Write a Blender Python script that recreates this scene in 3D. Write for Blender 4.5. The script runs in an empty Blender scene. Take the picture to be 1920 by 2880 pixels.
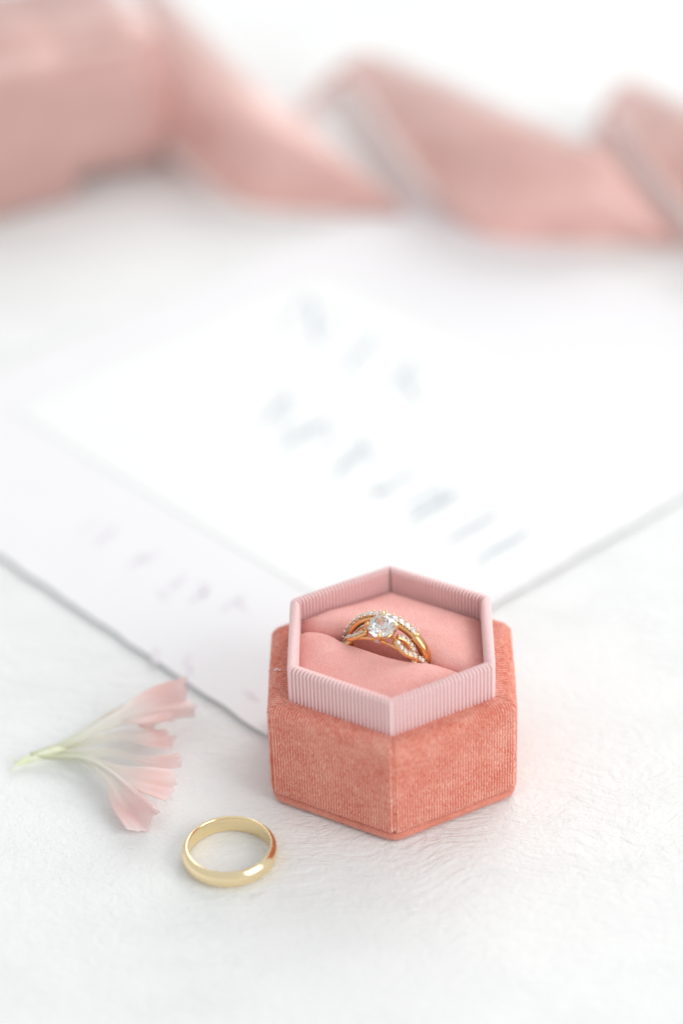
import bpy, math, random
import numpy as np
from mathutils import Vector, Matrix

random.seed(7); rng = np.random.default_rng(7)
MM = 0.001
sc = bpy.context.scene
COL = sc.collection

# ---------------------------------------------------------------- camera
cam = bpy.data.cameras.new("camera"); camo = bpy.data.objects.new("camera", cam); COL.objects.link(camo)
R_ = Vector((0.99935632, -0.0195222, -0.03009702)); U_ = Vector((0.03587404, 0.54383708, 0.83842369))
F_ = Vector((0.0, 0.83896372, -0.54418736))
M = Matrix.Identity(4)
for i in range(3):
    M[i][0] = R_[i]; M[i][1] = U_[i]; M[i][2] = -F_[i]
CAMPOS = Vector((-9.1226, -411.475, 328.7986)) * MM
M.translation = CAMPOS
camo.matrix_world = M
cam.sensor_fit = 'HORIZONTAL'; cam.sensor_width = 24.0; cam.lens = 24.0 * 6997.0 / 1920.0
cam.clip_start = 0.02; cam.clip_end = 20
cam.dof.use_dof = True; cam.dof.focus_distance = 0.506; cam.dof.aperture_fstop = 4.1
sc.camera = camo

# ---------------------------------------------------------------- world, lamps, exposure
w = bpy.data.worlds.new("World"); sc.world = w; w.use_nodes = True
bg = w.node_tree.nodes["Background"]; bg.inputs[0].default_value = (0.955, 0.98, 0.99, 1); bg.inputs[1].default_value = 0.665
def area(name, loc, target, sx, sy, power, col):
    l = bpy.data.lights.new(name, 'AREA'); l.shape = 'RECTANGLE'; l.size = sx; l.size_y = sy; l.energy = power; l.color = col
    o = bpy.data.objects.new(name, l); COL.objects.link(o); o.location = loc
    o.rotation_euler = (Vector(target) - Vector(loc)).to_track_quat('-Z', 'Y').to_euler()
    return o
area("window_light", (0.62, 1.25, 0.85), (0, 0.12, 0), 1.3, 1.0, 12.5, (1.0, 0.985, 0.96))
area("bounce_light", (0.95, -0.62, 0.62), (0, 0.0, 0), 0.8, 0.8, 8, (1.0, 0.99, 0.97))
sc.view_settings.view_transform = 'Standard'; sc.view_settings.look = 'None'
sc.view_settings.exposure = 0.13; sc.view_settings.gamma = 1.0
sc.cycles.use_denoising = True
sc.cycles.max_bounces = 12; sc.cycles.transmission_bounces = 10; sc.cycles.glossy_bounces = 6

# ---------------------------------------------------------------- helpers
def mesh_obj(name, V, F, mat, parent=None, smooth=True, uv=None):
    me = bpy.data.meshes.new(name)
    V = np.asarray(V, float) * MM
    me.from_pydata(V.tolist(), [], [tuple(int(i) for i in f) for f in F])
    if uv is not None:
        lay = me.uv_layers.new(name="UVMap")
        idx = np.empty(len(me.loops), int); me.loops.foreach_get("vertex_index", idx)
        lay.data.foreach_set("uv", np.asarray(uv, float)[idx].ravel())
    if smooth: me.polygons.foreach_set("use_smooth", [True] * len(me.polygons))
    me.update()
    if mat: me.materials.append(mat)
    o = bpy.data.objects.new(name, me); COL.objects.link(o)
    if parent: o.parent = parent; o.matrix_parent_inverse = parent.matrix_world.inverted()
    return o
def thing(name, label, cat, loc=(0, 0, 0), group=None):
    o = bpy.data.objects.new(name, None); COL.objects.link(o); o.empty_display_size = 0.005
    o.location = Vector(loc) * MM
    o.matrix_world = Matrix.Translation(o.location)
    o["label"] = label; o["category"] = cat
    if group: o["group"] = group
    return o
def tag(o, label, cat, group=None):
    o["label"] = label; o["category"] = cat
    if group: o["group"] = group
    return o
def grid_faces(nu, nv, cu=False, flip=False):
    F = []
    for i in range(nu if cu else nu - 1):
        for j in range(nv - 1):
            a = i * nv + j; b = ((i + 1) % nu) * nv + j
            f = (a, b, b + 1, a + 1)
            F.append(f[::-1] if flip else f)
    return F
def catmull(P, n, closed=False):
    P = np.asarray(P, float); out = []
    m = len(P)
    rngi = range(m if closed else m - 1)
    for i in rngi:
        if closed: p0, p1, p2, p3 = P[(i-1) % m], P[i], P[(i+1) % m], P[(i+2) % m]
        else: p0, p1, p2, p3 = P[max(i-1, 0)], P[i], P[i+1], P[min(i+2, m-1)]
        for t in np.arange(n) / n:
            out.append(0.5 * ((2*p1) + (-p0+p2)*t + (2*p0-5*p1+4*p2-p3)*t*t + (-p0+3*p1-3*p2+p3)*t**3))
    if not closed: out.append(P[-1])
    return np.array(out)
def tube(path, rad, ns=10, up=None, closed=False, flat=1.0):
    """round or flattened tube along a path (mm); rad scalar or per point. returns V,F"""
    path = np.asarray(path, float); n = len(path)
    rad = np.ones(n) * rad
    T = np.gradient(path, axis=0)
    if closed: T = np.roll(path, -1, 0) - np.roll(path, 1, 0)
    T /= np.linalg.norm(T, axis=1)[:, None] + 1e-12
    V = []
    u0 = np.array(up if up is not None else (0, 0, 1.0))
    for i in range(n):
        u = np.array(up[i]) if (up is not None and np.ndim(up) == 2) else u0
        a = np.cross(u, T[i])
        if np.linalg.norm(a) < 1e-5: a = np.cross((1, 0.1, 0), T[i])
        a /= np.linalg.norm(a); b = np.cross(T[i], a)
        for k in range(ns):
            th = 2*math.pi*k/ns
            V.append(path[i] + rad[i]*(math.cos(th)*a + flat*math.sin(th)*b))
    F = []
    for i in range(n if closed else n-1):
        for k in range(ns):
            A = i*ns+k; B = i*ns+(k+1) % ns; j = (i+1) % n
            F.append((A, B, j*ns+(k+1) % ns, j*ns+k))
    if not closed:
        F.append(tuple(range(ns))[::-1]); F.append(tuple((n-1)*ns + k for k in range(ns)))
    return V, F
def merge(parts):
    V = []; F = []
    for v, f in parts:
        o = len(V); V += [tuple(x) for x in v]; F += [tuple(i+o for i in q) for q in f]
    return V, F
def sphere(c, r, n=8, m=6):
    V = [(c[0], c[1], c[2]+r)]; F = []
    for i in range(1, m):
        ph = math.pi*i/m
        for k in range(n):
            th = 2*math.pi*k/n; V.append((c[0]+r*math.sin(ph)*math.cos(th), c[1]+r*math.sin(ph)*math.sin(th), c[2]+r*math.cos(ph)))
    V.append((c[0], c[1], c[2]-r))
    for k in range(n): F.append((0, 1+k, 1+(k+1) % n))
    for i in range(m-2):
        for k in range(n):
            a = 1+i*n+k; b = 1+i*n+(k+1) % n; F.append((a, a+n, b+n, b))
    L = len(V)-1
    for k in range(n): F.append((L, 1+(m-2)*n+(k+1) % n, 1+(m-2)*n+k))
    return V, F
# ground position of a picture point of the photograph, at height z (used only to survey where things stand)
def at(px, py, z=0.0):
    d = F_ + R_*((px-960)/6997.0) - U_*((py-1440)/6997.0)
    c = CAMPOS / MM
    t = (z - c.z)/d.z
    q = c + d*t
    return np.array((q.x, q.y, q.z))
K = 1920/1568.0
def at2(px, py, z=0.0): return at(px*K, py*K, z)

# ---------------------------------------------------------------- material helpers
def newmat(name):
    m = bpy.data.materials.new(name); m.use_nodes = True
    nt = m.node_tree; p = nt.nodes["Principled BSDF"]
    return m, nt, p
def N(nt, t, **kw):
    n = nt.nodes.new(t)
    for k, v in kw.items():
        if hasattr(n, k): setattr(n, k, v)
    return n
def setin(n, **kw):
    for k, v in kw.items(): n.inputs[k.replace('_', ' ')].default_value = v
def mmcoord(nt, kind='Object', scale=(1000, 1000, 1000)):
    tc = N(nt, 'ShaderNodeTexCoord'); mp = N(nt, 'ShaderNodeMapping'); mp.inputs['Scale'].default_value = scale
    nt.links.new(tc.outputs[kind], mp.inputs['Vector']); return mp.outputs[0]
def noise(nt, vec, scale, detail=3, rough=0.55, dist=0.0):
    n = N(nt, 'ShaderNodeTexNoise'); n.inputs['Scale'].default_value = scale; n.inputs['Detail'].default_value = detail
    n.inputs['Roughness'].default_value = rough; n.inputs['Distortion'].default_value = dist
    nt.links.new(vec, n.inputs['Vector']); return n.outputs['Fac']
def ramp(nt, fac, stops):
    r = N(nt, 'ShaderNodeValToRGB'); e = r.color_ramp.elements
    while len(e) < len(stops): e.new(0.5)
    for i, (p, c) in enumerate(stops): e[i].position = p; e[i].color = (*c, 1) if len(c) == 3 else c
    nt.links.new(fac, r.inputs[0]); return r.outputs[0]
def math_(nt, op, a, b=None, c=None):
    n = N(nt, 'ShaderNodeMath', operation=op)
    for i, x in enumerate((a, b, c)):
        if x is None: continue
        if isinstance(x, (int, float)): n.inputs[i].default_value = x
        else: nt.links.new(x, n.inputs[i])
    return n.outputs[0]
def mixc(nt, fac, a, b):
    n = N(nt, 'ShaderNodeMix', data_type='RGBA')
    for s, x in ((n.inputs[0], fac), (n.inputs[6], a), (n.inputs[7], b)):
        if isinstance(x, (int, float)): s.default_value = x
        elif isinstance(x, tuple): s.default_value = (*x, 1)
        else: nt.links.new(x, s)
    return n.outputs[2]
def bump(nt, h, dist, strength=1.0, prev=None):
    b = N(nt, 'ShaderNodeBump'); b.inputs['Distance'].default_value = dist; b.inputs['Strength'].default_value = strength
    nt.links.new(h, b.inputs['Height'])
    if prev is not None: nt.links.new(prev, b.inputs['Normal'])
    return b.outputs[0]

# velvet of the box (coral), ribbed in lines 0.6 mm apart: uv is in mm
def velvet(name, dark, light, tint, ribs=True, sheen=0.8):
    m, nt, p = newmat(name)
    co = mmcoord(nt)
    patch = noise(nt, co, 0.16, 3, 0.6)
    grain = noise(nt, co, 3.2, 2, 0.7)
    if ribs:
        uv = mmcoord(nt, 'UV', (1, 1, 1)); sx = N(nt, 'ShaderNodeSeparateXYZ'); nt.links.new(uv, sx.inputs[0])
        wob = math_(nt, 'MULTIPLY_ADD', noise(nt, co, 0.5, 2), 0.5, -0.25)
        wv = math_(nt, 'SINE', math_(nt, 'MULTIPLY', math_(nt, 'ADD', sx.outputs[0], wob), 2*math.pi/0.62))
        wv = math_(nt, 'MULTIPLY_ADD', wv, 0.5, 0.5)
        mp = N(nt, 'ShaderNodeMapping'); mp.inputs['Scale'].default_value = (1.6, 0.35, 1); nt.links.new(uv, mp.inputs[0])
        brk = noise(nt, mp.outputs[0], 3.0, 2, 0.6)
        f = math_(nt, 'MULTIPLY', wv, math_(nt, 'MULTIPLY_ADD', brk, 2.6, -0.75))
        f = math_(nt, 'MULTIPLY_ADD', patch, 0.55, math_(nt, 'MULTIPLY_ADD', f, 0.8, -0.27))
    else:
        f = math_(nt, 'MULTIPLY_ADD', patch, 0.7, math_(nt, 'MULTIPLY_ADD', grain, 0.5, -0.1))
    f = math_(nt, 'MULTIPLY_ADD', grain, 0.6, math_(nt, 'ADD', f, -0.25))
    col = ramp(nt, f, [(0.05, dark), (0.75, light)])
    nt.links.new(col, p.inputs['Base Color'])
    setin(p, Roughness=0.95, Sheen_Weight=sheen, Sheen_Roughness=0.35)
    p.inputs['Sheen Tint'].default_value = (*tint, 1); p.inputs['Specular IOR Level'].default_value = 0.12
    nt.links.new(bump(nt, grain, 0.00022, 0.8), p.inputs['Normal'])
    return m
M_velvet = velvet("coral_velvet", (0.64, 0.145, 0.09), (0.98, 0.61, 0.50), (1.0, 0.82, 0.76), sheen=1.0)
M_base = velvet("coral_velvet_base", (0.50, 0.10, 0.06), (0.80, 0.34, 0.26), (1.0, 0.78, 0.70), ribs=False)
M_cush = velvet("pink_velvet", (0.80, 0.32, 0.285), (0.93, 0.53, 0.49), (1.0, 0.80, 0.78), ribs=False, sheen=0.6)
def fibre_mat(name, c, tint):
    m, nt, p = newmat(name); setin(p, Roughness=0.8, Sheen_Weight=0.4); p.inputs['Base Color'].default_value = (*c, 1)
    p.inputs['Sheen Tint'].default_value = (*tint, 1); p.inputs['Specular IOR Level'].default_value = 0.2
    return m
M_fib = fibre_mat("coral_fibre", (0.92, 0.42, 0.33), (1, 0.8, 0.72))
M_fibp = fibre_mat("pink_fibre", (0.92, 0.50, 0.46), (1, 0.82, 0.8))
# grosgrain rim
M_rim, nt, p = newmat("pink_grosgrain")
co = mmcoord(nt); uv = mmcoord(nt, 'UV', (1, 1, 1)); sx = N(nt, 'ShaderNodeSeparateXYZ'); nt.links.new(uv, sx.inputs[0])
thr = math_(nt, 'SINE', math_(nt, 'MULTIPLY', sx.outputs[1], 2*math.pi/0.28))
gr = noise(nt, co, 4, 2)
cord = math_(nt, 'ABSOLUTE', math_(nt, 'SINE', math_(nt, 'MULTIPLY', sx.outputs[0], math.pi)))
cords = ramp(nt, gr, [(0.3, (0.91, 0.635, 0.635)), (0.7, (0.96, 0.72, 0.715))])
groove_shade = math_(nt, 'MULTIPLY_ADD', cord, -4.0, 1.9); groove_shade.node.use_clamp = True
nt.links.new(mixc(nt, groove_shade, cords, (0.62, 0.30, 0.29)), p.inputs['Base Color'])   # groove shade between the pink cords, put into the colour as darker coral
setin(p, Roughness=0.55, Sheen_Weight=0.35, Sheen_Roughness=0.4); p.inputs['Sheen Tint'].default_value = (1, 0.85, 0.9, 1)
p.inputs['Specular IOR Level'].default_value = 0.3
nt.links.new(bump(nt, math_(nt, 'ADD', thr, gr), 0.00004, 0.6), p.inputs['Normal'])
# gold
def gold(name, c, r):
    m, nt, p = newmat(name); p.inputs['Base Color'].default_value = (*c, 1); setin(p, Metallic=1.0, Roughness=r)
    co = mmcoord(nt); n_ = noise(nt, co, 1.2, 4, 0.6)
    rr = math_(nt, 'MULTIPLY_ADD', n_, 0.12, r-0.05); nt.links.new(rr, p.inputs['Roughness'])
    mp = N(nt, 'ShaderNodeMapping'); mp.inputs['Scale'].default_value = (1, 1, 6); nt.links.new(co, mp.inputs[0])
    nt.links.new(bump(nt, noise(nt, mp.outputs[0], 3.0, 3), 0.00001, 0.35), p.inputs['Normal'])
    return m
M_gold = gold("yellow_gold", (0.95, 0.78, 0.49), 0.13)
M_rose = gold("warm_gold", (0.88, 0.53, 0.24), 0.16)
# diamond
M_dia, nt, p = newmat("diamond"); p.inputs['Base Color'].default_value = (1, 1, 1, 1)
setin(p, Roughness=0.0, IOR=2.2); p.inputs['Transmission Weight'].default_value = 0.9
M_melee, nt, p = newmat("small_diamond"); p.inputs['Base Color'].default_value = (0.97, 0.96, 0.97, 1)
setin(p, Roughness=0.03, IOR=2.2); p.inputs['Transmission Weight'].default_value = 0.55
# paper
def paper(name, c, b=0.00003):
    m, nt, p = newmat(name); co = mmcoord(nt); n1 = noise(nt, co, 0.05, 3); n2 = noise(nt, co, 2.0, 4, 0.7)
    f = math_(nt, 'MULTIPLY_ADD', n1, 0.7, math_(nt, 'MULTIPLY', n2, 0.3))
    nt.links.new(ramp(nt, f, [(0.3, tuple(x*0.975 for x in c)), (0.7, c)]), p.inputs['Base Color'])
    setin(p, Roughness=0.85); p.inputs['Specular IOR Level'].default_value = 0.2
    nt.links.new(bump(nt, n2, b, 0.6), p.inputs['Normal']); return m
M_card = paper("white_card", (0.885, 0.895, 0.895)); M_sheet = paper("lavender_paper", (0.855, 0.848, 0.865))
def ink(name, c):
    m, nt, p = newmat(name); co = mmcoord(nt)
    nt.links.new(ramp(nt, noise(nt, co, 0.6, 3), [(0.3, c), (0.7, tuple(min(1, x*1.35) for x in c))]), p.inputs['Base Color']); setin(p, Roughness=0.7); return m
M_ink = ink("slate_ink", (0.47, 0.51, 0.55)); M_ink2 = ink("pale_ink", (0.64, 0.60, 0.65))
# silk ribbon
M_silk, nt, p = newmat("rose_silk")
co = mmcoord(nt); mp = N(nt, 'ShaderNodeMapping'); mp.inputs['Scale'].default_value = (1, 1, 1); nt.links.new(co, mp.inputs[0])
n1 = noise(nt, co, 0.06, 3); n2 = noise(nt, co, 3.5, 2)
col = ramp(nt, n1, [(0.3, (0.71, 0.425, 0.385)), (0.7, (0.81, 0.52, 0.475))])
nt.links.new(col, p.inputs['Base Color'])
setin(p, Roughness=0.34, Sheen_Weight=1.0, Sheen_Roughness=0.3); p.inputs['Sheen Tint'].default_value = (1, 0.94, 0.92, 1); p.inputs["Specular IOR Level"].default_value = 1.0; setin(p, Coat_Weight=0.6, Coat_Roughness=0.38)
nt.links.new(bump(nt, n2, 0.00005, 0.5), p.inputs['Normal'])
tr = N(nt, 'ShaderNodeBsdfTranslucent'); nt.links.new(col, tr.inputs[0]); mx = N(nt, 'ShaderNodeMixShader'); mx.inputs[0].default_value = 0.30
nt.links.new(p.outputs[0], mx.inputs[1]); nt.links.new(tr.outputs[0], mx.inputs[2])
# raw, slightly frayed edges: the weave opens up along one edge (uv.x = 1)
uv = N(nt, 'ShaderNodeTexCoord'); sx = N(nt, 'ShaderNodeSeparateXYZ'); nt.links.new(uv.outputs['UV'], sx.inputs[0])
ed = math_(nt, 'MULTIPLY_ADD', sx.outputs[0], 2.0, -1.0)
fm = N(nt, 'ShaderNodeMapping'); fm.inputs['Scale'].default_value = (3, 400, 1); nt.links.new(uv.outputs['UV'], fm.inputs[0])
ed = math_(nt, 'MULTIPLY_ADD', noise(nt, fm.outputs[0], 1.0, 2), 0.25, ed)
ed = math_(nt, 'MULTIPLY_ADD', ed, 2.6, -2.2); ed.node.use_clamp = True
ed = math_(nt, 'MULTIPLY', ed, 0.8)
tp = N(nt, 'ShaderNodeBsdfTransparent'); mx2 = N(nt, 'ShaderNodeMixShader'); nt.links.new(ed, mx2.inputs[0])
nt.links.new(mx.outputs[0], mx2.inputs[1]); nt.links.new(tp.outputs[0], mx2.inputs[2])
nt.links.new(mx2.outputs[0], nt.nodes['Material Output'].inputs[0])
# petals: uv.y runs from the base (0) to the tip (1)
M_pet, nt, p = newmat("pale_pink_petal")
tc = N(nt, 'ShaderNodeTexCoord'); sx = N(nt, 'ShaderNodeSeparateXYZ'); nt.links.new(tc.outputs['UV'], sx.inputs[0])
vein = N(nt, 'ShaderNodeMapping'); vein.inputs['Scale'].default_value = (14, 0.8, 1); nt.links.new(tc.outputs['UV'], vein.inputs[0])
vn = noise(nt, vein.outputs[0], 1.5, 3, 0.6)
f = math_(nt, 'MULTIPLY_ADD', vn, 0.14, math_(nt, 'ADD', sx.outputs[1], -0.07))
col = ramp(nt, f, [(0.0, (0.80, 0.83, 0.58)), (0.3, (0.96, 0.955, 0.89)), (0.6, (0.975, 0.935, 0.905)), (0.85, (0.98, 0.80, 0.78)), (1.0, (0.98, 0.89, 0.88))])
nt.links.new(col, p.inputs['Base Color']); setin(p, Roughness=0.6); p.inputs['Specular IOR Level'].default_value = 0.25
nt.links.new(bump(nt, vn, 0.0002, 0.5), p.inputs['Normal'])
tr = N(nt, 'ShaderNodeBsdfTranslucent'); nt.links.new(col, tr.inputs[0]); mx = N(nt, 'ShaderNodeMixShader'); mx.inputs[0].default_value = 0.4
nt.links.new(p.outputs[0], mx.inputs[1]); nt.links.new(tr.outputs[0], mx.inputs[2]); nt.links.new(mx.outputs[0], nt.nodes['Material Output'].inputs[0])
M_stem, nt, p = newmat("pale_green_stem"); co = mmcoord(nt)
nt.links.new(ramp(nt, noise(nt, co, 0.3, 3), [(0.3, (0.74, 0.79, 0.50)), (0.7, (0.88, 0.89, 0.74))]), p.inputs['Base Color']); setin(p, Roughness=0.6)
# white plush cloth
M_cloth, nt, p = newmat("white_plush")
co = mmcoord(nt)
wn = N(nt, 'ShaderNodeTexNoise'); wn.inputs['Scale'].default_value = 0.025; wn.inputs['Detail'].default_value = 2; nt.links.new(co, wn.inputs['Vector'])
vm = N(nt, 'ShaderNodeVectorMath', operation='MULTIPLY_ADD'); nt.links.new(wn.outputs['Color'], vm.inputs[0]); vm.inputs[1].default_value = (38, 38, 0); nt.links.new(co, vm.inputs[2])
mp = N(nt, 'ShaderNodeMapping'); mp.inputs['Rotation'].default_value = (0, 0, math.radians(28)); mp.inputs['Scale'].default_value = (0.16, 0.62, 1); nt.links.new(vm.outputs[0], mp.inputs[0])
streak = noise(nt, mp.outputs[0], 1.0, 3, 0.55, 0.4)
mask = noise(nt, co, 0.018, 2); mask = math_(nt, 'MULTIPLY_ADD', mask, 3.2, -1.2); mask.node.use_clamp = True
h1 = math_(nt, 'MULTIPLY', streak, mask)
pile = noise(nt, co, 1.9, 3, 0.7)
broad = noise(nt, co, 0.045, 3, 0.5)
tone = math_(nt, 'MULTIPLY_ADD', broad, 0.6, math_(nt, 'MULTIPLY', pile, 0.4))
nt.links.new(ramp(nt, tone, [(0.3, (0.825, 0.84, 0.838)), (0.7, (0.86, 0.868, 0.862))]), p.inputs['Base Color'])
setin(p, Roughness=0.95, Sheen_Weight=0.25, Sheen_Roughness=0.5); p.inputs['Specular IOR Level'].default_value = 0.1
mid = noise(nt, co, 0.42, 3, 0.6, 0.6)
nb = bump(nt, mid, 0.0005, 0.55); mp2 = N(nt, 'ShaderNodeMapping'); mp2.inputs['Rotation'].default_value = (0, 0, math.radians(24)); mp2.inputs['Scale'].default_value = (0.35, 2.6, 1); nt.links.new(vm.outputs[0], mp2.inputs[0])
fibre = noise(nt, mp2.outputs[0], 1.0, 3, 0.6, 0.3)
nb = bump(nt, fibre, 0.00022, 0.7, nb); nb = bump(nt, h1, 0.0010, 0.75, nb); nb = bump(nt, pile, 0.00016, 0.6, nb)
nt.links.new(nb, p.inputs['Normal'])

# ---------------------------------------------------------------- setting: the cloth
xs = np.concatenate([np.linspace(-900, -160, 16)[:-1], np.linspace(-160, 160, 161), np.linspace(160, 900, 16)[1:]])
ys = np.concatenate([np.linspace(-500, -110, 10)[:-1], np.linspace(-110, 470, 240), np.linspace(470, 1400, 18)[1:]])
ph = rng.uniform(0, 6.28, (14, 3)); fr = rng.uniform(0.02, 0.11, 14); an = rng.uniform(0, 6.28, 14)
def hz(x, y):
    z = 0
    for i in range(14): z += math.sin((x*math.cos(an[i])+y*math.sin(an[i]))*fr[i]*1.0+ph[i, 0])*0.05/(fr[i]*16)
    return z*0.35
V = [(x, y, min(0.0, hz(x, y)-0.28)) for x in xs for y in ys]
cloth = mesh_obj("ground_cloth", V, grid_faces(len(xs), len(ys)), M_cloth)
cloth["kind"] = "structure"; cloth["label"] = "white plush cloth spread under everything"

# ---------------------------------------------------------------- ring box
BROT = -0.02913; ASPB, ASPR = 0.98346, 1.01523
def hexrot(v, ang, asp):
    a = ang + BROT; c, s = math.cos(a), math.sin(a)
    v = np.asarray(v, float); o = v.copy()
    o[:, 0] = v[:, 0]*c - v[:, 1]*s; o[:, 1] = (v[:, 0]*s + v[:, 1]*c)*asp
    return o
box = thing("ring_box", "hexagonal coral velvet ring box, open, with ribbed pink rim", "ring box")
T30 = math.tan(math.pi/6)
def panel(profile, ns, off, asp, k):
    """sector panel: profile = list of (apothem, z, normal_a, normal_z, corner_rounding 0..1); panel k faces angle k*60 deg"""
    V = []; UV = []
    vlen = 0; prev = None
    for (a, z, na, nz, rc) in profile:
        if prev is not None: vlen += math.hypot(a-prev[0], z-prev[1])
        prev = (a, z)
        half = a*T30
        for j in range(ns+1):
            q = -1 + 2*j/ns
            s = q*half
            d = off(q, s, half, rc)
            V.append((a+na*d, s, z+nz*d)); UV.append((s + 200*0, vlen))
    V = hexrot(V, math.radians(k*60), asp)
    return V, grid_faces(len(profile), ns+1, flip=True), UV
AP = 25.0
prof = []
for a, z, na, nz, rc in [(22.6, 2.35, 0, -1, 0.3), (24.3, 2.4, 0.2, -1, .8)]: prof.append((a, z, na, nz, rc))
for t in np.linspace(0, 1, 4)[1:]: prof.append((24.3+0.75*math.sin(t*math.pi/2), 2.4+0.8*(1-math.cos(t*math.pi/2)), math.sin(t*math.pi/2), -math.cos(t*math.pi/2), 1))
for z in np.linspace(4.0, 22.0, 22): prof.append((25.05-0.0*z, z, 1, 0, 1))
rr = 2.1
for t in np.linspace(0, 1, 9)[1:]:
    th = t*math.pi/2; prof.append((25.05-rr+rr*math.cos(th), 22.3+rr*math.sin(th), math.cos(th), math.sin(th), 1-0.8*t))
for a in np.linspace(22.4, 19.9, 5): prof.append((a, 24.42, 0, 1, 0.15))
def off_velvet(q, s, half, rc):
    e = half - abs(s); r0 = 1.2; d = 0
    if e < r0:
        x = 1-e/r0; d -= rc*0.55*(1-math.sqrt(max(0, 1-x*x)))
    if e < 0.55: d -= rc*0.9*(1-e/0.55)
    d += 0.075*math.sin(s*2*math.pi/0.62)
    d += 0.05*math.sin(s*0.35+half)*rc
    return d
for k in range(6):
    V, F, UV = panel(prof, 280, off_velvet, ASPB, k)
    o = mesh_obj("side_panel", V, F, M_velvet, box, uv=UV)
# base plate
def hexring(profile, n_per=24, asp=ASPB, round_=1.6, fz=0.0):
    V = []
    nang = 6*n_per
    for a, z in profile:
        for i in range(nang):
            th = 2*math.pi*i/nang
            # rounded hexagon radius
            loc = (th + math.pi/6) % (math.pi/3) - math.pi/6
            r = a/math.cos(loc)
            Rm = a/math.cos(math.pi/6); lim = Rm - round_*0.35
            r = r if r < lim-0.6 else lim-0.6 + 0.6*math.tanh((r-(lim-0.6))/0.6)
            r += fz*math.sin(th*37+z*5)
            V.append((r*math.cos(th), r*math.sin(th), z))
    V = hexrot(V, 0, asp)
    F = []
    for i in range(len(profile)-1):
        for j in range(nang):
            F.append((i*nang+j, i*nang+(j+1) % nang, (i+1)*nang+(j+1) % nang, (i+1)*nang+j))
    F.append(tuple(range(nang))[::-1]); F.append(tuple((len(profile)-1)*nang+j for j in range(nang)))
    return V, F
V, F = hexring([(23.0, 0.0), (24.2, 0.15), (24.75, 0.6), (24.95, 1.2), (24.8, 1.8), (24.3, 2.2), (22.5, 2.3)], fz=0.03)
base = mesh_obj("base_plate", V, F, M_base, box)
# rim: ribbed band
RA = 23.812*math.cos(math.pi/6); TH = 1.75; ZT = 32.7
rprof = [(RA, z, 1, 0, 1) for z in np.linspace(24.1, ZT-0.8, 16)]
for t in np.linspace(0, 1, 13)[1:]:
    th = t*math.pi; rprof.append((RA-TH/2+TH/2*math.cos(th), ZT-0.87+0.87*math.sin(th), math.cos(th), math.sin(th), 1))
rprof += [(RA-TH, z, -1, 0, 1) for z in np.linspace(ZT-1.4, 25.5, 9)]
NR = 28
def off_rib(q, s, half, rc):
    x = (q*0.5+0.5)*NR
    f = max(0.0, abs(math.sin(math.pi*x))-0.3)/0.7
    e = (half-abs(s))
    return 0.52*(f**0.5-0.6) + (0 if e > 0.9 else -0.12*(1-e/0.9))
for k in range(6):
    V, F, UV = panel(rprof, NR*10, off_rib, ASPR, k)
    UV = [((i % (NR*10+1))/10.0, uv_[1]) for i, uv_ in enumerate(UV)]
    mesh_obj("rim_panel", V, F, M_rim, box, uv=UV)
# cushion halves, split along a slit
SL = math.radians(-29.0); sd = np.array((math.cos(SL), math.sin(SL))); nd = np.array((-math.sin(SL), math.cos(SL)))
N0 = -1.6
IA = RA - TH + 0.12
hexdirs = [np.array((math.cos(math.radians(60*k)+BROT), math.sin(math.radians(60*k)+BROT))) for k in range(6)]
def hexdist(p): return min(IA - (p[0]*d[0] + p[1]/ASPR*d[1]) for d in hexdirs)
def srange(n):
    lo, hi = -60.0, 60.0
    for d in hexdirs:
        dd = np.array((d[0], d[1]/ASPR)); c = IA - n*(nd@dd); k = sd@dd
        if abs(k) < 1e-9: continue
        if k > 0: hi = min(hi, c/k)
        else: lo = max(lo, c/k)
    return lo, hi
def gap(s): return 0.2 + 2.1*math.exp(-((s+1.0)/10.2)**6)
def cushion(side):
    nmax = max(n for n in np.linspace(0, 30, 601) if srange(side*n)[1]-srange(side*n)[0] > 0.02)
    tot = nmax - side*N0
    rows = [-3, -2, -1] + list((np.linspace(0, 1, 42)**1.25))
    ncol = 110; V = []
    for r in rows:
        for j in range(ncol):
            q = j/(ncol-1)
            if r < 0:
                n = N0; s0, s1 = srange(n)
            else:
                n = N0 + side*r*tot*0.999; s0, s1 = srange(n)
            s = s0 + (s1-s0)*q
            dist = abs(n-N0)
            gp = gap(s)*max(0, 1-dist/9.0)
            xy = sd*s + nd*(n + side*gp)
            hd = max(0.0, hexdist(xy))
            ze = 26.4 if side > 0 else 27.2
            dome = (3.3 if side > 0 else 2.6)*(1-math.exp(-hd/2.6))
            dome += 0.9*math.exp(-((dist-6)/6.0)**2)
            R0 = 3.2
            drop = 0 if dist > R0 else 2.0*(1-math.sqrt(max(0, 1-((R0-dist)/R0)**2)))
            z = ze + dome - drop - (0.25*math.exp(-((s-1)/6.0)**2)*math.exp(-dist/4))
            z += 0.10*math.sin(s*0.5+n*0.7)*math.exp(-dist/8)
            if r < 0: z -= -(-1.8 if r == -1 else -5.0 if r == -2 else -9.0) * 1.0 * 1.0 if False else (1.8 if r == -1 else 5.0 if r == -2 else 9.0)
            V.append((xy[0], xy[1], z))
    return V, grid_faces(len(rows), ncol, flip=(side > 0) is False)
for side in (1, -1):
    V, F = cushion(side)
    o = mesh_obj("cushion_half", V, F, M_cush, box)
    if side < 0: o["label"] = "front cushion half below the rings"
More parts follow.
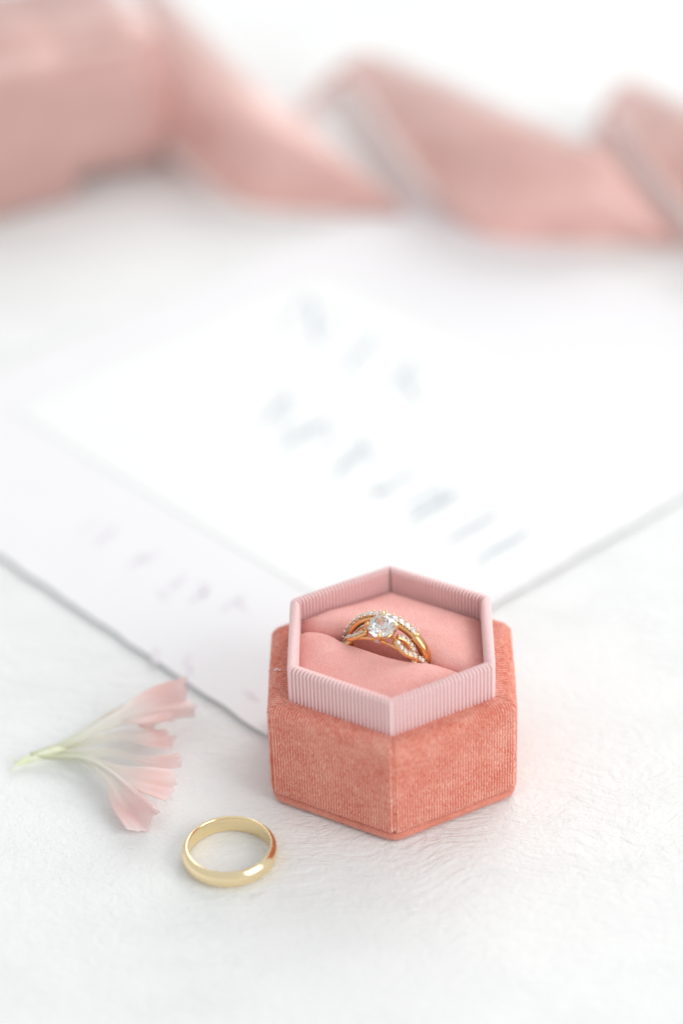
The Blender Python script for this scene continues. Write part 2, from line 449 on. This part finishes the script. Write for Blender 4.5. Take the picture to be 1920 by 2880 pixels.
# short velvet pile standing on the box
def pile(name, objs, count, length, width, mat, lean=(0, 0, -0.35), keep=None, zmin=None):
    P0 = []; Nn = []
    for o in objs:
        me = o.data; me.calc_loop_triangles()
        v = np.array([x.co for x in me.vertices])/MM
        t = np.array([x.vertices for x in me.loop_triangles])
        a, b, c = v[t[:, 0]], v[t[:, 1]], v[t[:, 2]]
        cr = np.cross(b-a, c-a); ar = np.linalg.norm(cr, axis=1)/2
        k = rng.choice(len(t), int(count/len(objs)), p=ar/ar.sum())
        u = rng.random((len(k), 2)); fl = u.sum(1) > 1; u[fl] = 1-u[fl]
        P0.append(a[k]+(b-a)[k]*u[:, :1]+(c-a)[k]*u[:, 1:]); Nn.append(cr[k]/(np.linalg.norm(cr[k], axis=1)[:, None]+1e-12))
    P0 = np.vstack(P0); Nn = np.vstack(Nn)
    if keep is not None:
        m = keep(P0, Nn); P0 = P0[m]; Nn = Nn[m]
    n = len(P0)
    d = Nn + rng.normal(0, 0.45, (n, 3)) + np.array(lean); d /= np.linalg.norm(d, axis=1)[:, None]
    L = length*rng.uniform(0.5, 1.15, (n, 1))
    sdv = np.cross(d, rng.normal(0, 1, (n, 3))); sdv /= np.linalg.norm(sdv, axis=1)[:, None]
    A = P0 - sdv*width/2 - Nn*0.05; B = P0 + sdv*width/2 - Nn*0.05; T = P0 + d*L
    V = np.stack([A, B, T], 1).reshape(-1, 3)
    F = np.arange(n*3).reshape(-1, 3)
    o = mesh_obj(name, V, F, mat, box, smooth=False); o["kind"] = "stuff"
    return o
sp = [o for o in box.children if o.name.startswith("side_panel")]
cu = [o for o in box.children if o.name.startswith("cushion")]
def off_seam(P, n):
    ang = np.arctan2(P[:, 1]/ASPB, P[:, 0]) - BROT; l = (ang % (math.pi/3)) - math.pi/6
    d = np.hypot(P[:, 0], P[:, 1])*np.abs(np.sin(l))
    return (d > 0.55) | (P[:, 2] > 23.2)
pile("velvet_pile", sp, 130000, 0.42, 0.07, M_fib, keep=off_seam)
pile("base_pile", [base], 26000, 0.5, 0.07, M_fib, lean=(0, 0, 0), keep=lambda P, n: P[:, 2] > 0.4)
pile("cushion_pile", cu, 60000, 0.28, 0.06, M_fibp, lean=(0.2, -0.2, 0), keep=lambda P, n: P[:, 2] > 25)
# a fleck of lint on the box's ledge
lint = mesh_obj("lint_fleck", *merge([tube(catmull([(0, 0, 0), (0.5, 0.25, 0.25), (0.9, 0, 0.1), (1.4, -0.3, 0.25)], 4), 0.09, 5), tube(catmull([(0.3, -0.3, 0.1), (0.6, 0.1, 0.3), (0.7, 0.5, 0.2)], 4), 0.08, 5)]), M_card, smooth=True)
lp = at(770, 1886, 24.75); lint.location = Vector(lp)*MM
tag(lint, "tiny white lint fleck on the ledge of the coral box", "lint")

# ---------------------------------------------------------------- diamonds
def brilliant(R, n=8, table=0.58, crown=0.33, pav=0.86, gird=0.06):
    V = []; F = []
    def ring(r, z, m, o): 
        s = len(V)
        for k in range(m): th = 2*math.pi*(k+o)/m; V.append((r*math.cos(th)*R, r*math.sin(th)*R, z*R))
        return s
    T = ring(table, crown, n, 0); Mm = ring(table+(1-table)*0.42, crown*0.66, n, 0.5); G1 = ring(1, gird/2, 2*n, 0); G2 = ring(1, -gird/2, 2*n, 0)
    L = ring(0.42, -gird/2-(pav)*0.60, n, 0.5); C = len(V); V.append((0, 0, -pav*R))
    F.append(tuple(T+k for k in range(n)))
    for k in range(n):
        k1 = (k+1) % n; km = (k-1) % n
        F.append((T+k, Mm+k, T+k1))
        F.append((T+k, Mm+km, G1+2*k)); F.append((T+k, G1+2*k, Mm+k))
        F.append((Mm+k, G1+2*k, G1+2*k+1)); F.append((Mm+k, G1+2*k+1, G1+(2*k+2) % (2*n)))
        F.append((L+k, G2+2*k+1, G2+2*k)); F.append((L+k, G2+(2*k+2) % (2*n), G2+2*k+1))
        F.append((C, L+k, G2+2*k)); F.append((C, G2+2*k, L+km))
    for k in range(2*n):
        k1 = (k+1) % (2*n); F.append((G1+k, G2+k, G2+k1, G1+k1))
    return V, F
# ring frame: s along the slit, n away from the camera across the slit, leaning toward the camera
LEAN = math.radians(1.0)
RC = np.array((*(sd*(-0.2) + nd*(-3.1)), 24.6))
ex = np.array((sd[0], sd[1], 0)); en0 = np.array((nd[0], nd[1], 0)); ez0 = np.array((0, 0, 1.0))
ez = ez0*math.cos(LEAN) - en0*math.sin(LEAN); en = en0*math.cos(LEAN) + ez0*math.sin(LEAN)
def rp(theta, r, n=0.0, c=None):
    """theta from the top of the ring, positive to the right; r radius; n across"""
    c = RC if c is None else c
    return c + ex*r*math.sin(theta) + ez*r*math.cos(theta) + en*n
def frame(theta, r, n, c=None, extra=0.0):
    p_ = rp(theta, r, n, c); z = ex*math.sin(theta)+ez*math.cos(theta); x = ex*math.cos(theta)-ez*math.sin(theta); y = np.cross(z, x)
    m = Matrix.Identity(4)
    for i in range(3): m[i][0] = x[i]; m[i][1] = y[i]; m[i][2] = z[i]
    m.translation = Vector(p_)*MM
    return m
def stone(name, mesh_src, m, parent):
    if isinstance(mesh_src, tuple): o = mesh_obj(name, mesh_src[0], mesh_src[1], M_dia if name == "diamond" else M_melee, None, smooth=False)
    else:
        o = bpy.data.objects.new(name, mesh_src); COL.objects.link(o)
    o.parent = parent; o.matrix_parent_inverse = parent.matrix_world.inverted(); o.matrix_world = m
    return o
tipring = RC - ez*10
eng = thing("engagement_ring", "gold engagement ring with large round diamond and twisted pave shoulders", "ring", tipring)
RIN = 8.3
thetas = np.linspace(-math.pi, math.pi, 181)
def strand_n(th, sgn):
    a = abs(th)
    e = math.sin((a-0.30)*math.pi/0.62) if 0.30 < a < 1.85 else (0 if a >= 1.85 else -math.sin((0.30-a)*0)) 
    return sgn*1.35*e*(1 if th > 0 else -1)
small = brilliant(0.54); small_me = None
nst = 0
for sgn in (1, -1):
    for sidep in (1, -1):
        path = []; ups = []
        for a in np.linspace(0.34, 1.95, 60):
            th = a*sidep; r = RIN+1.05+0.55*max(0, 1-(a-0.34)/0.35)
            zb = 0.32*math.cos((a-0.30)*math.pi/0.62)*sgn*sidep
            path.append(rp(th, r+zb*0.9, strand_n(th, sgn)-0.3)); ups.append(ex*math.sin(th)+ez*math.cos(th))
        path = np.array(path); ups = np.array(ups)
        V, F = tube(path, 0.70, 10, up=ups, flat=0.85)
        strand = mesh_obj("shank_strand", V, F, M_rose, eng)
        # beads and stones on the strand
        beads = []
        L = np.concatenate([[0], np.cumsum(np.linalg.norm(np.diff(path, axis=0), axis=1))])
        for d in np.arange(0.9, L[-1]-2.2, 1.1):
            i = int(np.searchsorted(L, d)); T = path[min(i+1, len(path)-1)]-path[i-1]; T /= np.linalg.norm(T)
            z = ups[i]-T*(ups[i]@T); z /= np.linalg.norm(z); y = np.cross(z, T)
            m = Matrix.Identity(4)
            for q in range(3): m[q][0] = T[q]; m[q][1] = y[q]; m[q][2] = z[q]
            m.translation = Vector(path[i]+z*0.64)*MM
            o = stone("accent_stone", small if small_me is None else small_me, m, strand)
            if small_me is None: small_me = o.data
            for sg in (-1, 1): beads.append(sphere(path[i]+z*0.68+T*0.55+y*sg*0.52, 0.13, 6, 5))
        mesh_obj("bead_setting", *merge(beads), M_gold, strand)
# plain lower band
path = [rp(th, RIN+0.85, -0.3) for th in np.linspace(1.8, 2*math.pi-1.8, 60)]
mesh_obj("band", *tube(path, 0.95, 12, up=en, flat=0.8), M_rose, eng)
# head: gallery, prongs, diamond
HC = rp(0.02, RIN+3.5, -0.55)            # girdle centre
GR = 2.95
en_keep, ez_keep = en, ez
GT = math.radians(15); ez, en = ez_keep*math.cos(GT) - en_keep*math.sin(GT), en_keep*math.cos(GT) + ez_keep*math.sin(GT)   # the head faces a little to the front
gal = [HC - ez*1.55 + (ex*math.cos(t)+en*math.sin(t))*2.05 for t in np.linspace(0, 2*math.pi, 48, endpoint=False)]
head = mesh_obj("gallery_rail", *tube(gal, 0.27, 8, up=ez, closed=True), M_rose, eng)
en, ez = en_keep, ez_keep
bridge = [rp(t, RIN+0.75-0.25*math.cos(t*3.4), -0.55-1.15) for t in np.linspace(-0.55, 0.55, 24)]
mesh_obj("bridge", *tube(bridge, 0.36, 8, up=en, flat=0.8), M_rose, eng)
bridge = [rp(t, RIN+0.75-0.25*math.cos(t*3.4), -0.55+1.15) for t in np.linspace(-0.55, 0.55, 24)]
mesh_obj("bridge", *tube(bridge, 0.36, 8, up=en, flat=0.8), M_rose, eng)
# little marquise bezel on the front bridge
bc = rp(-0.02, RIN+0.62, -0.55-1.5)
mq = [bc + ex*1.0*math.cos(t)*(1) + ez*0.42*math.sin(t)*abs(math.sin(t))**0.2 for t in np.linspace(0, 2*math.pi, 28, endpoint=False)]
bez = mesh_obj("bezel", *tube(mq, 0.15, 6, up=en, closed=True), M_rose, eng)
m = Matrix.Identity(4)
for i in range(3): m[i][0] = ex[i]; m[i][1] = ez[i]; m[i][2] = -en[i]
m.translation = Vector(bc)*MM
stone("bezel_stone", small_me, m, bez)
ez, en = ez_keep*math.cos(GT) - en_keep*math.sin(GT), en_keep*math.cos(GT) + ez_keep*math.sin(GT)
for ang in (18, 108, 198, 286):
    t = math.radians(ang); d = ex*math.cos(t)+en*math.sin(t)
    pts = [HC - ez*3.0 + d*0.95, HC - ez*1.8 + d*1.95, HC - ez*0.7 + d*2.75, HC + d*3.12, HC + ez*0.5 + d*3.02, HC + ez*0.78 + d*2.60]
    pth = catmull(pts, 5)
    mesh_obj("prong", *tube(pth, np.linspace(0.52, 0.40, len(pth)), 9, up=np.cross(ez, d)), M_rose if ang > 180 else M_gold, head)
V, F = brilliant(GR)
m = Matrix.Identity(4); ca, sa = math.cos(0.2), math.sin(0.2)
bx_, by_ = ex*ca+en*sa, -ex*sa+en*ca
for i in range(3): m[i][0] = bx_[i]; m[i][1] = by_[i]; m[i][2] = ez[i]
m.translation = Vector(HC)*MM
stone("diamond", (V, F), m, eng)
en, ez = en_keep, ez_keep
# ---------------------------------------------------------------- diamond band behind it
C2 = np.array((*(sd*(-0.5) + nd*(-0.3)), 26.6))
wb = thing("wedding_band", "gold band with a row of round diamonds behind the engagement ring", "ring", C2 - ez*10)
prof2 = [(8.35, -0.85), (8.35, 0.85), (9.0, 0.98), (9.75, 0.85), (9.95, 0.5), (10.0, 0), (9.95, -0.5), (9.75, -0.85), (9.0, -0.98)]
V = []; nth = 160
for i in range(nth):
    th = 2*math.pi*i/nth
    under = -math.pi*0.62 < ((th+math.pi) % (2*math.pi)-math.pi) < 0.74
    for r, n in prof2:
        r2 = r - (0.38 if under and r > 9.5 else 0)
        V.append(rp(th, r2, n*(0.8 if under else 1.0), C2))
F = []
npf = len(prof2)
for i in range(nth):
    for j in range(npf):
        F.append((i*npf+j, i*npf+(j+1) % npf, ((i+1) % nth)*npf+(j+1) % npf, ((i+1) % nth)*npf+j))
wband = mesh_obj("band", V, F, M_rose, wb)
big_me = None; beads = []
for i in range(17):
    th = 0.62 - i*0.148
    o = stone("accent_stone", brilliant(0.72) if big_me is None else big_me, frame(th, 10.12, 0, C2), wband)
    if big_me is None: big_me = o.data
    for sg in (-1, 1): beads.append(sphere(rp(th+0.074, 10.2, sg*0.78, C2), 0.26, 8, 6))
for sg in (-1, 1): beads.append(sphere(rp(0.62-17*0.148+0.074, 10.1, sg*0.62, C2), 0.22, 8, 6))
mesh_obj("bead_setting", *merge(beads), M_gold, wband)

# ---------------------------------------------------------------- plain gold band lying on the cloth
GC = np.array((-33.9, -30.6, 0.0)); RO = 9.65; H = 3.7
prof3 = []
for t in np.linspace(-1, 1, 15):
    prof3.append((RO - 0.75*(abs(t)**2.6), H/2 + t*(H/2-0.12)))
prof3 += [(RO-0.95, H), (RO-1.28, H-0.02), (RO-1.42, H-0.2)] + [(RO-1.45, z) for z in np.linspace(H-0.5, 0.5, 6)] + [(RO-1.40, 0.15), (RO-1.2, 0.0)]
nth = 128; npf = len(prof3); V = []
for i in range(nth):
    th = 2*math.pi*i/nth
    for r, z in prof3: V.append((GC[0]+r*math.cos(th), GC[1]+r*math.sin(th), z))
F = []
for i in range(nth):
    for j in range(npf): F.append((i*npf+j, ((i+1) % nth)*npf+j, ((i+1) % nth)*npf+(j+1) % npf, i*npf+(j+1) % npf))
gb = mesh_obj("gold_band", V, F, M_gold); tag(gb, "plain polished gold wedding band lying flat on the white cloth", "ring")

# ---------------------------------------------------------------- paper sheet and card
O = np.array((-26.75, 7.85)); e1 = np.array((0.6587, -0.7524)); e2 = np.array((0.7524, 0.6587))
def E(a, b, z): q = O + e1*a + e2*b; return (q[0], q[1], z)
def slab(a0, a1, b0, b1, z0, z1, wav, deckle=0.0, n=60, m=60):
    V = []; rim = []
    def top(a, b): return wav(a, b)
    for i in range(n+1):
        for j in range(m+1):
            a = a0+(a1-a0)*i/n; b = b0+(b1-b0)*j/m
            if i in (0, n): a += deckle*(math.sin(b*0.9)+math.sin(b*2.3+1)+math.sin(b*0.23))*0.5
            if j in (0, m): b += deckle*(math.sin(a*1.1)+math.sin(a*2.7+2)+math.sin(a*0.31))*0.5
            V.append(E(a, b, z1+top(a, b)))
    F = grid_faces(n+1, m+1, flip=True)
    nt_ = len(V)
    for (x, y, z) in list(V): V.append((x, y, z-(z1-z0)))
    F2 = [tuple(i+nt_ for i in f[::-1]) for f in F]
    idx = lambda i, j: i*(m+1)+j
    per = [idx(i, 0) for i in range(n+1)] + [idx(n, j) for j in range(1, m+1)] + [idx(i, m) for i in range(n-1, -1, -1)] + [idx(0, j) for j in range(m-1, 0, -1)]
    for k in range(len(per)):
        a, b = per[k], per[(k+1) % len(per)]; F.append((b, a, a+nt_, b+nt_))
    return V, F+F2
sheet_w = lambda a, b: 0.25*math.sin(a*0.03+1)*math.sin(b*0.025) + 0.15
V, F = slab(-170, 0, 0, 208, 0.35, 0.72, sheet_w, 0.25)
sheet = thing("paper_sheet", "large pale lavender paper sheet lying under the white lettered card", "paper", E(-85, 100, 0))
mesh_obj("sheet", V, F, M_sheet, sheet, smooth=False)
card_w = lambda a, b: 0.25*math.sin(a*0.03+1)*math.sin(b*0.025) + 0.15
V, F = slab(-148, -2.8, 42, 148, 0.79, 0.95, card_w, 0.0)
card = thing("lettered_card", "white card with slanted grey hand lettering behind the ring box", "card", E(-73, 95, 1.3))
mesh_obj("card", V, F, M_card, card, smooth=False)
def strokes(name, segs, z, wd, mat, parent):
    parts = []
    for (x0, y0, x1, y1, bow, wk) in segs:
        a = at(x0, y0, z); b = at(x1, y1, z); d = b-a; n_ = np.array((-d[1], d[0], 0)); n_ /= np.linalg.norm(n_)+1e-9
        L = np.linalg.norm(d)
        V = []; m = 14
        for i in range(m+1):
            t = i/m; p_ = a+d*t+n_*L*bow*math.sin(math.pi*2*t)*0.5
            wdt = wd*wk*(0.25+0.75*math.sin(math.pi*min(1, max(0, t*0.9+0.05))))
            pl = p_-n_*wdt/2; pr = p_+n_*wdt/2
            zz = lambda q: z + 0.25*math.sin(((q[0]-O[0])*e1[0]+(q[1]-O[1])*e1[1])*0.03+1)*math.sin(((q[0]-O[0])*e2[0]+(q[1]-O[1])*e2[1])*0.025)+0.15
            V += [(pl[0], pl[1], zz(pl)), (pr[0], pr[1], zz(pr))]
        parts.append((V, [(2*i, 2*i+1, 2*i+3, 2*i+2) for i in range(m)]))
    return mesh_obj(name, *merge(parts), mat, parent, smooth=False)
Z1 = 1.0; Z2 = 0.80
for segs in [
    [(788, 944, 850, 826, .05, .7), (862, 828, 902, 965, .06, 1.5), (905, 960, 950, 872, .05, .5)],
    [(985, 1038, 1046, 940, .08, 1.2), (972, 1030, 1000, 1046, .05, .4), (1034, 936, 1058, 948, .05, .4)],
    [(1104, 1098, 1158, 1014, .06, 1.2), (1128, 1066, 1200, 1040, .05, .5), (1136, 1064, 1172, 1128, .05, 1.3)],
    [(748, 1188, 808, 1104, .05, 1.3), (806, 1106, 806, 1236, .04, .5)],
    [(798, 1256, 922, 1180, .05, 1.6), (816, 1216, 918, 1182, .05, .45), (922, 1182, 925, 1260, .04, .5)],
    [(952, 1338, 1026, 1244, .10, 1.5), (1022, 1246, 1050, 1305, .05, .5), (975, 1290, 1030, 1225, .08, .5)],
    [(1056, 1394, 1100, 1364, .1, 1.5), (1100, 1364, 1172, 1324, .08, .8), (1050, 1368, 1062, 1396, .05, .6)],
    [(1158, 1464, 1284, 1382, .04, 1.9), (1146, 1434, 1236, 1370, .06, .8), (1234, 1370, 1240, 1420, .05, .4)],
    [(1264, 1528, 1388, 1446, .04, 1.2), (1376, 1440, 1398, 1458, .05, .4)],
    [(1350, 1582, 1484, 1492, .04, 1.3), (1344, 1572, 1362, 1590, .05, .4)],
    ]: strokes("letter", segs, Z1, 1.5, M_ink, card)
for segs in [
    [(275, 1536, 325, 1474, .1, 1.4), (230, 1500, 275, 1460, .1, .5)],
    [(360, 1596, 450, 1548, .1, 1.0), (390, 1560, 420, 1580, .1, .6)],
    [(480, 1662, 520, 1615, .1, 1.1), (440, 1660, 475, 1690, .1, .6)],
    [(535, 1700, 590, 1645, .1, 1.0), (560, 1640, 585, 1690, .1, .6)],
    [(625, 1722, 685, 1672, .1, 1.0), (660, 1690, 700, 1720, .1, .6)],
    [(440, 1870, 434, 1825, .1, .9)], [(520, 1905, 538, 1840, -.2, .9)], [(685, 1945, 730, 1972, .1, 1.0)],
    ]: strokes("letter", segs, Z2, 1.5, M_ink2, sheet)

# ---------------------------------------------------------------- ribbon streamer
def loft(sts, n, nw, bow=0.0):
    bow0 = bow
    A = catmull([s[0] for s in sts], n); B = catmull([s[1] for s in sts], n)
    V = []; UV = []
    for i in range(len(A)):
        d = B[i]-A[i]; T = (A[min(i+1, len(A)-1)]+B[min(i+1, len(A)-1)])-(A[max(i-1, 0)]+B[max(i-1, 0)])
        bow = -0.12 + (bow0+0.12)*min(1.0, i/24.0)
        nn = np.cross(T, d); nn /= np.linalg.norm(nn)+1e-9
        for j in range(nw+1):
            t = j/nw; p_ = A[i]+d*t + nn*bow*math.sin(math.pi*t)*np.linalg.norm(d)
            p_[2] = max(0.3, p_[2]); V.append(p_); UV.append((t, i/len(A)))
    return V, grid_faces(len(A), nw+1), UV
def S(ax, ay, az, bx, by, bz): return (at2(ax, ay, az), at2(bx, by, bz))
sts = [S(290, 215, .5, 280, -130, 36), S(365, 300, .5, 350, -60, 36), S(430, 375, .5, 430, 25, 33), S(560, 466, .5, 590, 185, 28), S(740, 485, .5, 760, 330, 17), S(905, 491, .5, 922, 470, 4),
       S(925, 484, .5, 860, 482, 2), S(868, 442, .5, 760, 450, 2), S(790, 385, .5, 690, 400, 2), S(722, 310, .8, 640, 335, 2), S(712, 240, 2, 690, 245, 4), S(765, 185, 2, 775, 155, 8),
       S(826, 205, 1, 850, 122, 14), S(950, 385, .5, 1000, 172, 27), S(1092, 535, .5, 1150, 240, 31), S(1280, 553, .5, 1300, 305, 31), S(1430, 558, .5, 1415, 365, 24), S(1538, 561, .5, 1545, 540, 4),
       S(1560, 545, .5, 1500, 530, 1.5), S(1505, 475, .5, 1410, 480, 2), S(1440, 385, .8, 1360, 395, 2), S(1390, 270, 2, 1370, 275, 4),
       S(1425, 275, 1, 1440, 182, 15), S(1550, 450, .5, 1580, 235, 28), S(1700, 600, .5, 1730, 300, 32), S(1850, 640, .5, 1880, 340, 32)]
V, F, UV = loft(sts, 10, 14, 0.34)
rib = mesh_obj("silk_ribbon", V, F, M_silk, uv=UV)
tag(rib, "dusty rose silk ribbon trailing in folds across the cloth", "ribbon")

# ---------------------------------------------------------------- roll of ribbon at the left
roll = thing("ribbon_roll", "thick roll of dusty rose silk ribbon at the upper left", "ribbon", (-105, 285, 0))
ax_ = np.array((38.6, 19., 0)); ax_ /= np.linalg.norm(ax_); side_ = np.array((ax_[1], -ax_[0], 0))  # toward the camera
end = np.array((-68.5, 313.0, 0))
RR = 26.0
def se(v, e): return math.copysign(abs(v)**e, v)
def roll_sheet(r0, r1, turns, ph0, length, droop, seed, s0=0.0, flare=0.0):
    V = []; UV = []; nu = max(30, int(48*abs(turns))); nw = 24
    rs = np.random.default_rng(seed).uniform(0, 6.28, 6)
    for i in range(nu+1):
        t = i/nu; th = ph0 + 2*math.pi*turns*t; r = r0+(r1-r0)*t + flare*max(0, t-0.7)**2*11
        for j in range(nw+1):
            q = j/nw; s = s0 + q*length
            rr_ = r + 0.5*math.sin(3*th+rs[0])+0.35*math.sin(s*0.16+rs[1]+th)
            e = max(0, 1-s/10.0); rr_ *= 1 - droop*e*e
            c = end - ax_*(s+1.5*math.sin(th*2+rs[2]) - flare*t*t*(1-q)*2.5) + np.array((0, 0, RR*1.04+0.6))
            p_ = c + side_*rr_*1.12*se(math.cos(th), 0.5) + np.array((0, 0, 1))*rr_*se(math.sin(th), 0.5)*1.04
            p_[2] = max(p_[2], 0.4); V.append(p_); UV.append((q, t*turns))
    return V, grid_faces(nu+1, nw+1, flip=True), UV
V, F, UV = roll_sheet(10, RR, 6, 0.3, 84, 0.13, 3)
o = mesh_obj("wound_ribbon", V, F, M_silk, roll, uv=UV)
# loose outer end hanging over the front of the roll
V, F, UV = roll_sheet(RR+1.0, RR+1.6, -0.47, 1.9, 44, 0.0, 5, s0=37.0, flare=3.0)
o = mesh_obj("loose_tail", V, F, M_silk, roll, uv=UV)

# ---------------------------------------------------------------- flower floret
def fpt(cx, cy, z): return at(0.5102*cx, 1880+0.5102*cy, z)
fl = thing("flower_floret", "single pale pink carnation floret with cream base lying on the cloth", "flower", at(150, 2100, 0))
def petal(ctrl, widths, ruffle=0.5, notch=0.12, seed=0, tilt=0.0, cup=0.25):
    r = np.random.default_rng(seed); C_ = catmull(ctrl, 9); W = np.interp(np.linspace(0, 1, len(C_)), np.linspace(0, 1, len(widths)), widths)
    nw = 22; V = []; UV = []
    T = np.gradient(C_, axis=0); T /= np.linalg.norm(T, axis=1)[:, None]
    a1, a2, a3 = r.uniform(0, 6.28, 3); curl = r.uniform(-0.4, 1.1)
    for i in range(len(C_)):
        t = i/(len(C_)-1); sv = np.cross((0, 0, 1.0), T[i]); sv /= np.linalg.norm(sv); up = np.cross(T[i], sv)
        sv2 = sv*math.cos(tilt)+up*math.sin(tilt); up2 = up*math.cos(tilt)-sv*math.sin(tilt)
        for j in range(nw+1):
            q = -1+2*j/nw
            ex_ = 0
            if t > 0.55:   # fringed tip
                k_ = (t-0.55)/0.45
                ex_ = -k_*k_*(q*q*W[i]*0.32 + notch*W[i]*(abs(math.sin(q*7+a1))*0.7+abs(math.sin(q*15+a2))*0.5))
            z = W[i]*(cup*q*q + ruffle*0.22*t*t*math.sin(q*3.7+a3+3*t)+ruffle*0.09*t*t*math.sin(q*8.3+a1-5*t)+ curl*max(0, t-0.6)**2*3.0)
            p_ = C_[i]+sv2*q*W[i]+T[i]*ex_+up2*z
            p_[2] = max(p_[2], 0.25); V.append(p_); UV.append((q, t))
    o = mesh_obj("petal", V, grid_faces(len(C_), nw+1), M_pet, fl, uv=UV)
    sm = o.modifiers.new("thick", 'SOLIDIFY'); sm.thickness = 0.0002
    return o
def claw(a): return [0.42, 0.6, 0.9, a*0.42, a*0.85, a*1.05]
petal([fpt(170, 478, 2), fpt(420, 395, 4), fpt(640, 280, 7.5), fpt(830, 205, 9.0), fpt(1040, 188, 6)], claw(4.2), 1.3, .22, 1, 0.7)
petal([fpt(170, 478, 2), fpt(400, 380, 3.5), fpt(580, 260, 5), fpt(740, 205, 6), fpt(880, 140, 5)], claw(3.8), 1.5, .2, 11, -0.6)
petal([fpt(170, 482, 2), fpt(430, 400, 3), fpt(640, 320, 5), fpt(790, 290, 7), fpt(920, 270, 5)], claw(4.6), 1.5, .2, 2, -0.7)
petal([fpt(170, 485, 2), fpt(430, 420, 2.5), fpt(650, 375, 4.0), fpt(820, 385, 5), fpt(950, 400, 2)], claw(2.6), 1.5, .25, 3, 0.5)
petal([fpt(170, 488, 1.5), fpt(430, 470, 2.0), fpt(640, 470, 3), fpt(830, 520, 4), fpt(1010, 505, 5)], claw(1.5), 1.2, .35, 4, 0.9)
petal([fpt(170, 490, 1.5), fpt(440, 488, 2), fpt(600, 550, 4), fpt(790, 610, 6.0), fpt(985, 655, 4)], claw(3.3), 1.4, .3, 5, 0.9)
petal([fpt(170, 490, 1.5), fpt(450, 492, 3), fpt(610, 570, 5), fpt(740, 680, 6.0), fpt(885, 800, 4.5)], claw(2.2), 0.7, .40, 7, -1.1)
petal([fpt(170, 490, 1.2), fpt(430, 500, 1.5), fpt(590, 590, 2), fpt(680, 720, 2), fpt(820, 890, 0.9)], claw(3.8), 1.0, .2, 6, 0.2)
cal = catmull([fpt(95, 535, 0.9), fpt(140, 505, 1.2), fpt(220, 480, 1.6), fpt(300, 455, 2.2), fpt(360, 440, 2.4)], 6)
mesh_obj("calyx", *tube(cal, np.interp(np.linspace(0, 1, len(cal)), [0, .2, .5, .8, 1], [0.3, 0.75, 1.0, 0.9, 0.5]), 12), M_stem, fl)
for k, (x, y) in enumerate([(60, 575), (62, 490)]):
    mesh_obj("bract", *tube(catmull([fpt(150, 500, 1.2), fpt(105, 520, 1.3), fpt(x, y, 0.6)], 5), np.linspace(0.45, 0.1, 11), 7), M_stem, fl)
